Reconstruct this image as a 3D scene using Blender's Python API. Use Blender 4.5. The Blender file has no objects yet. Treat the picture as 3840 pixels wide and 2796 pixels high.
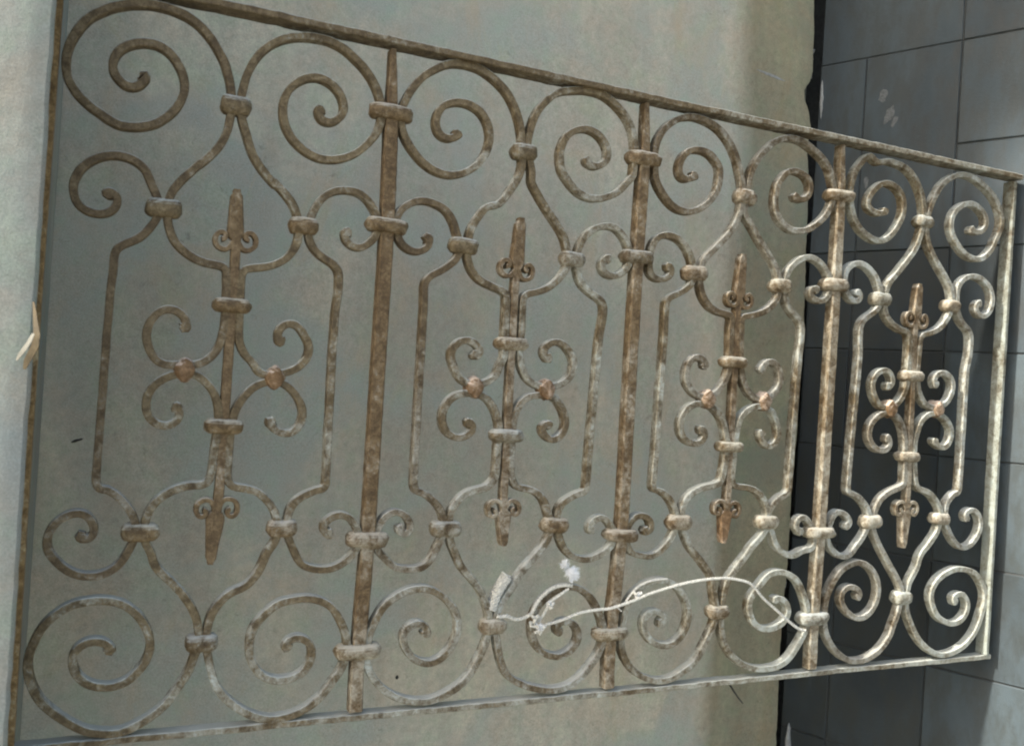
import bpy, bmesh, math, random
from math import sin, cos, pi, radians, sqrt
from mathutils import Vector, Matrix, noise

SC = bpy.context.scene
COL = SC.collection
rnd = random.Random(7)

# ------------------------------------------------------------------ camera, sky, sun, exposure
# World frame: X runs along the gate, Y is depth behind it, Z is up (gate bottom rail at GZ).
GZ = 0.55
cam_d = bpy.data.cameras.new("camera")
cam = bpy.data.objects.new("camera", cam_d)
COL.objects.link(cam)
R0 = (0.9114, -0.0634, -0.4067); R1 = (0.0601, 0.9980, -0.0209); R2 = (0.4072, -0.0054, 0.9133)
def w3(v): return Vector((v[0], v[2], -v[1]))
cx, cy, cz = w3(R0).normalized(), -w3(R1).normalized(), -w3(R2).normalized()
cy = cz.cross(cx).normalized(); cx = cy.cross(cz).normalized()
m = Matrix((cx, cy, cz)).transposed().to_4x4()
m.translation = Vector((0.0694, -1.3161, 0.5161 + GZ))
cam.matrix_world = m
cam_d.sensor_width = 36.0
cam_d.lens = 36.0 * 3400.0 / 3840.0
cam_d.clip_start = 0.02
cam_d.clip_end = 300
cam_d.dof.use_dof = True
cam_d.dof.focus_distance = 2.05
cam_d.dof.aperture_fstop = 9.0
SC.camera = cam

SUN_AZ = radians(4.0)      # direction the light comes from, measured from -X towards -Y
SUN_EL = radians(40)
sun_dir = Vector((-cos(SUN_AZ) * cos(SUN_EL), -sin(SUN_AZ) * cos(SUN_EL), sin(SUN_EL)))
world = bpy.data.worlds.new("World")
SC.world = world
world.use_nodes = True
wn = world.node_tree
for n in list(wn.nodes): wn.nodes.remove(n)
sky = wn.nodes.new("ShaderNodeTexSky")
sky.sky_type = 'NISHITA'
sky.sun_disc = False
sky.sun_elevation = SUN_EL
sky.sun_rotation = math.atan2(sun_dir.x, sun_dir.y)
sky.dust_density = 3.5
sky.air_density = 1.0
sky.ozone_density = 1.0
bg = wn.nodes.new("ShaderNodeBackground")
bg.inputs['Strength'].default_value = 0.10
wo = wn.nodes.new("ShaderNodeOutputWorld")
wn.links.new(sky.outputs[0], bg.inputs[0]); wn.links.new(bg.outputs[0], wo.inputs[0])
sun_l = bpy.data.lights.new("sun", 'SUN')
sun_l.energy = 3.4
sun_l.angle = radians(3.5)
sun_l.color = (1.0, 0.985, 0.96)
sun_o = bpy.data.objects.new("sun", sun_l)
COL.objects.link(sun_o)
sun_o.location = (-3, -2, 5)
sun_o.rotation_euler = sun_dir.to_track_quat('Z', 'Y').to_euler()
SC.view_settings.view_transform = 'Standard'
SC.view_settings.look = 'None'
SC.view_settings.gamma = 1.0
SC.view_settings.exposure = 1.83
SC.cycles.filter_width = 2.1

# ------------------------------------------------------------------ helpers
def tag(o, label=None, cat=None, group=None, kind=None):
    if label: o['label'] = label
    if cat: o['category'] = cat
    if group: o['group'] = group
    if kind: o['kind'] = kind
    return o

def empty(name, loc, label, cat):
    o = bpy.data.objects.new(name, None)
    COL.objects.link(o); o.location = loc; o.empty_display_size = 0.1
    return tag(o, label, cat)

def meshobj(name, verts, faces, mat, parent=None, smooth=False, offset=None):
    me = bpy.data.meshes.new(name)
    me.from_pydata([tuple(v) for v in verts], [], faces)
    bm = bmesh.new(); bm.from_mesh(me)
    bmesh.ops.recalc_face_normals(bm, faces=bm.faces)
    bm.to_mesh(me); bm.free()
    if smooth:
        me.polygons.foreach_set('use_smooth', [True] * len(me.polygons))
        try: me.set_sharp_from_angle(angle=radians(38))
        except Exception: pass
    me.materials.append(mat)
    o = bpy.data.objects.new(name, me)
    COL.objects.link(o)
    if parent: o.parent = parent
    return o

class MB:
    def __init__(s): s.v = []; s.f = []
    def add(s, v, f):
        b = len(s.v); s.v += [Vector(p) for p in v]; s.f += [tuple(b + i for i in q) for q in f]
    def box(s, x0, x1, y0, y1, z0, z1):
        s.add([(x0,y0,z0),(x1,y0,z0),(x1,y1,z0),(x0,y1,z0),(x0,y0,z1),(x1,y0,z1),(x1,y1,z1),(x0,y1,z1)],
              [(0,1,2,3),(4,5,6,7),(0,1,5,4),(1,2,6,5),(2,3,7,6),(3,0,4,7)])
    def obj(s, name, mat, parent=None, smooth=False): return meshobj(name, s.v, s.f, mat, parent, smooth)

def catmull(P, step=0.004):
    n = len(P); out = []
    for i in range(n - 1):
        p0 = P[i-1] if i > 0 else P[i] * 2 - P[i+1]
        p1, p2 = P[i], P[i+1]
        p3 = P[i+2] if i + 2 < n else P[i+1] * 2 - P[i]
        L = (p2 - p1).length
        k = max(1, int(L / 0.002))
        for j in range(k):
            t = j / k
            out.append(0.5 * ((2*p1) + (p2-p0)*t + (2*p0-5*p1+4*p2-p3)*t*t + (3*p1-p0-3*p2+p3)*t*t*t))
    out.append(P[-1].copy())
    # even resample
    res = [out[0]]; acc = 0.0
    for a, b in zip(out, out[1:]):
        d = (b - a).length
        while acc + d >= step:
            t = (step - acc) / d
            a = a + (b - a) * t; d = (b - a).length
            res.append(a.copy()); acc = 0.0
        acc += d
    if (res[-1] - out[-1]).length > step * .4: res.append(out[-1])
    return res

def smooth_path(P, it=3):
    for _ in range(it):
        P = [P[0]] + [(P[i-1] + P[i]*2 + P[i+1]) * 0.25 for i in range(1, len(P)-1)] + [P[-1]]
    return P

def nz(p, s, seed=0.0): return noise.noise(Vector((p[0]*s + seed, p[1]*s - seed, (p[2] if len(p) > 2 else 0)*s + 3.1*seed)))

def sweep(P, w, d, yoff=0.0, knob0=False, knob1=False, seed=0.0, wob=0.0004, widths=None):
    """flat bar bent in the gate plane: P = [Vector(x, z)], w = thickness in plane, d = depth"""
    n = len(P); V = []; F = []
    tot = 0; S = [0]
    for a, b in zip(P, P[1:]): tot += (b-a).length; S.append(tot)
    for i, p in enumerate(P):
        a = P[max(0, i-1)]; b = P[min(n-1, i+1)]
        t = (b - a)
        if t.length < 1e-9: t = Vector((1, 0))
        t.normalize(); nrm = Vector((-t.y, t.x))
        k = 1.0; kd = 1.0
        if widths: k *= widths(S[i] / tot)
        for flag, dist in ((knob0, S[i]), (knob1, tot - S[i])):
            if flag:
                if dist < 0.014: k *= 1.0 + 0.55 * sin(pi * min(1, dist / 0.014 + .12) ) ; kd *= 1.0
                if dist < 0.003: k *= 0.65 ; kd *= .9
        k *= 1 + 0.05 * nz((S[i], seed, 0), 35, seed)
        kd *= 1 + 0.03 * nz((S[i], seed, 5), 30, seed)
        hw, hd = w * k / 2, d * kd / 2
        c = 0.22 * min(hw, hd) * 2 * .5
        jx = wob * nz((S[i], 0, seed), 60, seed)
        yo = yoff + 0.0005 * nz((S[i], 9, seed), 20, seed)
        prof = [(-hw+c, -hd), (hw-c, -hd), (hw, -hd+c), (hw, hd-c), (hw-c, hd), (-hw+c, hd), (-hw, hd-c), (-hw, -hd+c)]
        for a_, b_ in prof:
            q = p + nrm * (a_ + jx)
            V.append(Vector((q.x, yo + b_, q.y)))
    for i in range(n - 1):
        for j in range(8):
            k2 = (j + 1) % 8
            F.append((i*8+j, i*8+k2, (i+1)*8+k2, (i+1)*8+j))
    F.append(tuple(range(8))); F.append(tuple((n-1)*8 + j for j in range(7, -1, -1)))
    return V, F

def nodes_mat(name):
    mt = bpy.data.materials.new(name); mt.use_nodes = True
    nt = mt.node_tree
    for n in list(nt.nodes): nt.nodes.remove(n)
    out = nt.nodes.new('ShaderNodeOutputMaterial'); bs = nt.nodes.new('ShaderNodeBsdfPrincipled')
    nt.links.new(bs.outputs[0], out.inputs[0])
    return mt, nt, bs
def N(nt, t, **kw):
    n = nt.nodes.new(t)
    for k, v in kw.items(): setattr(n, k, v)
    return n
def noise_node(nt, vec, scale, detail=5, rough=0.6, dist=0.0):
    n = N(nt, 'ShaderNodeTexNoise'); n.inputs['Scale'].default_value = scale
    n.inputs['Detail'].default_value = detail; n.inputs['Roughness'].default_value = rough
    n.inputs['Distortion'].default_value = dist
    nt.links.new(vec, n.inputs['Vector']); return n.outputs['Fac']
def ramp(nt, fac, stops):
    r = N(nt, 'ShaderNodeValToRGB')
    while len(r.color_ramp.elements) > 1: r.color_ramp.elements.remove(r.color_ramp.elements[-1])
    for i, (p, c) in enumerate(stops):
        e = r.color_ramp.elements[0] if i == 0 else r.color_ramp.elements.new(p)
        e.position = p
        e.color = (c, c, c, 1) if isinstance(c, (int, float)) else (*c, 1)
    nt.links.new(fac, r.inputs[0]); return r.outputs[0]
def mix(nt, fac, a, b, mode='MIX'):
    n = N(nt, 'ShaderNodeMixRGB', blend_type=mode)
    for s, x in ((n.inputs[0], fac), (n.inputs[1], a), (n.inputs[2], b)):
        if isinstance(x, (int, float)): s.default_value = x
        elif isinstance(x, tuple): s.default_value = (*x, 1)
        else: nt.links.new(x, s)
    return n.outputs[0]
def math_n(nt, op, a, b=None, clamp=False):
    n = N(nt, 'ShaderNodeMath', operation=op); n.use_clamp = clamp
    for s, x in zip(n.inputs, (a, b)):
        if x is None: continue
        if isinstance(x, (int, float)): s.default_value = x
        else: nt.links.new(x, s)
    return n.outputs[0]
def scaled(nt, vec, sc):
    mp = N(nt, 'ShaderNodeMapping'); mp.inputs['Scale'].default_value = sc
    nt.links.new(vec, mp.inputs[0]); return mp.outputs[0]
def bump(nt, bs, h, strength, dist):
    b = N(nt, 'ShaderNodeBump'); b.inputs['Strength'].default_value = strength; b.inputs['Distance'].default_value = dist
    nt.links.new(h, b.inputs['Height']); nt.links.new(b.outputs[0], bs.inputs['Normal'])

# ------------------------------------------------------------------ materials
def mat_iron(name, rust_bias=0.0, hue=(1, 1, 1)):
    mt, nt, bs = nodes_mat(name)
    tc = N(nt, 'ShaderNodeTexCoord'); v = tc.outputs['Object']
    big = noise_node(nt, v, 7.0, 4, .6, .3)
    mid = noise_node(nt, v, 62.0, 10, .74, .5)
    fine = noise_node(nt, v, 260.0, 5, .75)
    rust = ramp(nt, mid, [(.30, (.045, .031, .014)), (.42, (.105, .075, .036)), (.54, (.178, .134, .070)), (.66, (.26, .205, .118))])
    rust = mix(nt, ramp(nt, fine, [(.42, .0), (.62, .55)]), rust, (.055, .036, .017))
    paint = ramp(nt, mid, [(.30, (.25, .23, .165)), (.50, (.375, .375, .31)), (.70, (.48, .505, .455))])
    sep = N(nt, 'ShaderNodeSeparateXYZ'); nt.links.new(v, sep.inputs[0])
    grad = math_n(nt, 'MULTIPLY', sep.outputs[0], 0.095)
    low = math_n(nt, 'MULTIPLY', sep.outputs[2], -0.09)
    s = math_n(nt, 'ADD', math_n(nt, 'MULTIPLY', big, .55), math_n(nt, 'MULTIPLY', mid, .45))
    s = math_n(nt, 'ADD', math_n(nt, 'ADD', s, grad), low)
    s = math_n(nt, 'ADD', s, math_n(nt, 'MULTIPLY', math_n(nt, 'SUBTRACT', fine, .5), .35))
    s = math_n(nt, 'SUBTRACT', s, rust_bias)
    msk = ramp(nt, s, [(.45, 0.0), (.64, 1.0)])
    # faces that look up: sky light painted in pale, over some chalked paint
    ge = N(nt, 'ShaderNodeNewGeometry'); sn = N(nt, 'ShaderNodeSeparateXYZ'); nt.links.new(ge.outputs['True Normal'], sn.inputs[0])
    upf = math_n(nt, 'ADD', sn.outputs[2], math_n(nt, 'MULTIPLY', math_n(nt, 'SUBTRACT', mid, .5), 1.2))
    toplight = ramp(nt, upf, [(.30, 0.0), (.75, .80)])
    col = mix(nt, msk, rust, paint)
    col = mix(nt, toplight, col, (.50, .51, .45))
    oi = N(nt, 'ShaderNodeObjectInfo')
    hv = ramp(nt, oi.outputs['Random'], [(0, (.86, .82, .78)), (.5, (1, 1, .96)), (1, (1.0, 1.0, 1.0))])
    col = mix(nt, 1.0, col, hv, 'MULTIPLY')
    col = mix(nt, 1.0, col, hue, 'MULTIPLY')
    nt.links.new(col, bs.inputs['Base Color'])
    nt.links.new(ramp(nt, fine, [(.3, .55), (.7, .85)]), bs.inputs['Roughness'])
    bs.inputs['Specular IOR Level'].default_value = .35
    h = math_n(nt, 'ADD', math_n(nt, 'MULTIPLY', mid, .6), math_n(nt, 'MULTIPLY', fine, .5))
    bump(nt, bs, h, .9, .0030)
    return mt
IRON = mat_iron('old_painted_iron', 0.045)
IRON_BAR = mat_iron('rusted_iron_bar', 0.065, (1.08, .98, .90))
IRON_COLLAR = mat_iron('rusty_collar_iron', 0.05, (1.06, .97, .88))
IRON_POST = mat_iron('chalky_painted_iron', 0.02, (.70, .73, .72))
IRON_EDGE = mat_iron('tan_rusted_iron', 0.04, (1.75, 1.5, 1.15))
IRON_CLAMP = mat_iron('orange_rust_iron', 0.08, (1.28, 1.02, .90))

def mat_plaster(name, a, b, c, seed=0.0, bumpy=.35, band=None):
    mt, nt, bs = nodes_mat(name)
    tc = N(nt, 'ShaderNodeTexCoord'); v = scaled(nt, tc.outputs['Object'], (1, 1, 1))
    v2 = scaled(nt, tc.outputs['Object'], (1.0, 1.0, .35)); v2.node.inputs['Location'].default_value = (3.1 + seed, 0, 1.7)
    big = noise_node(nt, v2, 2.1, 5, .6, .8)
    mid = noise_node(nt, v2, 6.5, 6, .62, .5)
    fine = noise_node(nt, v, 60, 6, .7)
    grain = noise_node(nt, v, 420, 3, .6)
    col = ramp(nt, big, [(.34, tuple(x * .86 for x in a)), (.46, a), (.54, b), (.64, c)])
    col = mix(nt, ramp(nt, mid, [(.36, .55), (.56, .0)]), col, tuple(x * y for x, y in zip(a, (.76, .82, .88))))
    st = noise_node(nt, scaled(nt, tc.outputs['Object'], (1, 1, .12)), 16, 5, .65)
    col = mix(nt, ramp(nt, st, [(.40, .30), (.55, .0)]), col, tuple(x * .72 for x in b))
    col = mix(nt, ramp(nt, fine, [(.3, .38), (.62, .0)]), col, (.20, .20, .15))
    col = mix(nt, ramp(nt, noise_node(nt, v, 3.3, 3, .5, 1.2), [(.46, .0), (.62, .80)]), col, tuple(x * y for x, y in zip(a, (.74, .84, .92))))
    col = mix(nt, ramp(nt, noise_node(nt, v, 23, 5, .7), [(.62, 0.0), (.74, .30)]), col, (.42, .42, .37))
    col = mix(nt, ramp(nt, noise_node(nt, scaled(nt, tc.outputs['Object'], (1, 1, .6)), 4.6, 6, .68, 2.0), [(.53, .0), (.66, .45)]), col, tuple(x * y for x, y in zip(b, (.80, .74, .66))))
    hue = ramp(nt, noise_node(nt, v, 13, 6, .7), [(.38, (1.03, .97, .955)), (.5, (1, 1, 1)), (.62, (.955, 1.03, .985))])
    col = mix(nt, 1.0, col, hue, 'MULTIPLY')
    col = mix(nt, 1.0, col, ramp(nt, grain, [(.32, .84), (.68, 1.12)]), 'MULTIPLY')
    col = mix(nt, ramp(nt, noise_node(nt, v, 34, 8, .8, .6), [(.30, .55), (.41, 0.0)]), col, (.16, .155, .12))
    if band:      # a strip of browner repair render along the broken edge
        sp = N(nt, 'ShaderNodeSeparateXYZ'); nt.links.new(tc.outputs['Object'], sp.inputs[0])
        e_ = math_n(nt, 'ADD', sp.outputs[0], math_n(nt, 'MULTIPLY', math_n(nt, 'SUBTRACT', mid, .5), .10))
        col = mix(nt, ramp(nt, e_, [(band[0], 0.0), (band[1], 1.0)]), col, mix(nt, 1.0, col, band[2], 'MULTIPLY'))
    nt.links.new(col, bs.inputs['Base Color'])
    bs.inputs['Roughness'].default_value = .9
    bs.inputs['Specular IOR Level'].default_value = .25
    h = math_n(nt, 'ADD', math_n(nt, 'MULTIPLY', fine, .6), math_n(nt, 'MULTIPLY', grain, .22))
    h = math_n(nt, 'ADD', h, math_n(nt, 'MULTIPLY', mid, 1.2))
    bump(nt, bs, h, bumpy, .006)
    return mt
PLASTER = mat_plaster('grey_cement_render', (.55, .50, .375), (.62, .56, .41), (.66, .60, .445), band=(.545, .60, (.56, .56, .49)))
PILLAR = mat_plaster('pale_cement_render', (.35, .35, .29), (.405, .40, .325), (.46, .45, .365), bumpy=.2)
ROUGH = mat_plaster('broken_mortar', (.10, .10, .075), (.15, .15, .12), (.2, .2, .17), bumpy=.9)

def mat_tile(name='slate_grey_tile', f=1.0):
    mt, nt, bs = nodes_mat(name)
    tc = N(nt, 'ShaderNodeTexCoord'); v = tc.outputs['Object']
    v2 = scaled(nt, v, (1, 1, .4))
    oi = N(nt, 'ShaderNodeObjectInfo')
    big = noise_node(nt, v2, 5, 5, .6, .6); mid = noise_node(nt, v2, 26, 6, .65); fine = noise_node(nt, v, 160, 4, .7)
    col = ramp(nt, big, [(.3, tuple(x * f for x in (.025, .033, .034))), (.5, tuple(x * f for x in (.034, .044, .046))), (.7, tuple(x * f for x in (.048, .061, .062)))])
    col = mix(nt, ramp(nt, mid, [(.4, .5), (.6, .0)]), col, (.026, .026, .018))
    col = mix(nt, 1.0, col, ramp(nt, oi.outputs['Random'], [(0, .80), (1, 1.14)]), 'MULTIPLY')
    col = mix(nt, ramp(nt, noise_node(nt, v, 90, 5, .75), [(.66, 0.0), (.76, .25)]), col, (.16, .17, .16))
    nt.links.new(col, bs.inputs['Base Color'])
    nt.links.new(ramp(nt, mid, [(.3, .45), (.7, .75)]), bs.inputs['Roughness'])
    bs.inputs['Specular IOR Level'].default_value = .35
    bump(nt, bs, math_n(nt, 'ADD', math_n(nt, 'MULTIPLY', mid, .7), math_n(nt, 'MULTIPLY', fine, .3)), .35, .004)
    return mt
TILE = mat_tile('slate_grey_tile', .72)
TILE_LIT = mat_tile('lit_slate_tile', 1.45)  # lighter copy of the slate, paints the sunlit strip into the gate-end column
TILE_B = mat_tile('lighter_slate_tile', 1.3)  # same slate made lighter, for the upper left and outer right tiles
def plain(name, c, rough=.85, var=.35, sc=80, bstr=.4, bd=.001):
    mt, nt, bs = nodes_mat(name)
    tc = N(nt, 'ShaderNodeTexCoord'); f = noise_node(nt, tc.outputs['Object'], sc, 5, .65)
    nt.links.new(ramp(nt, f, [(.3, tuple(x*(1-var) for x in c)), (.7, tuple(min(1, x*(1+var*.6)) for x in c))]), bs.inputs['Base Color'])
    bs.inputs['Roughness'].default_value = rough
    bump(nt, bs, f, bstr, bd)
    return mt
GROUT = plain('dark_joint_mortar', (.045, .047, .042))
CORD = plain('dirty_white_cord', (.62, .60, .51), .9, .35, 220, .5, .0006)
TUFT = plain('white_frayed_fibre', (.80, .80, .77), .9, .1, 300)
WHITE = plain('white_lime_patch', (.30, .30, .27), .9, .3, 120, .8, .002)
SCRAP = plain('brown_torn_card', (.12, .088, .042), .8, .45, 60, .5, .001)
SCRAPW = plain('white_torn_card', (.27, .245, .18), .8, .25, 60, .5, .001)
DARK = plain('dark_wire', (.035, .033, .026))
GROUND = plain('concrete_ground', (.20, .195, .17), .9, .35, 6, .5, .01)

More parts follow.
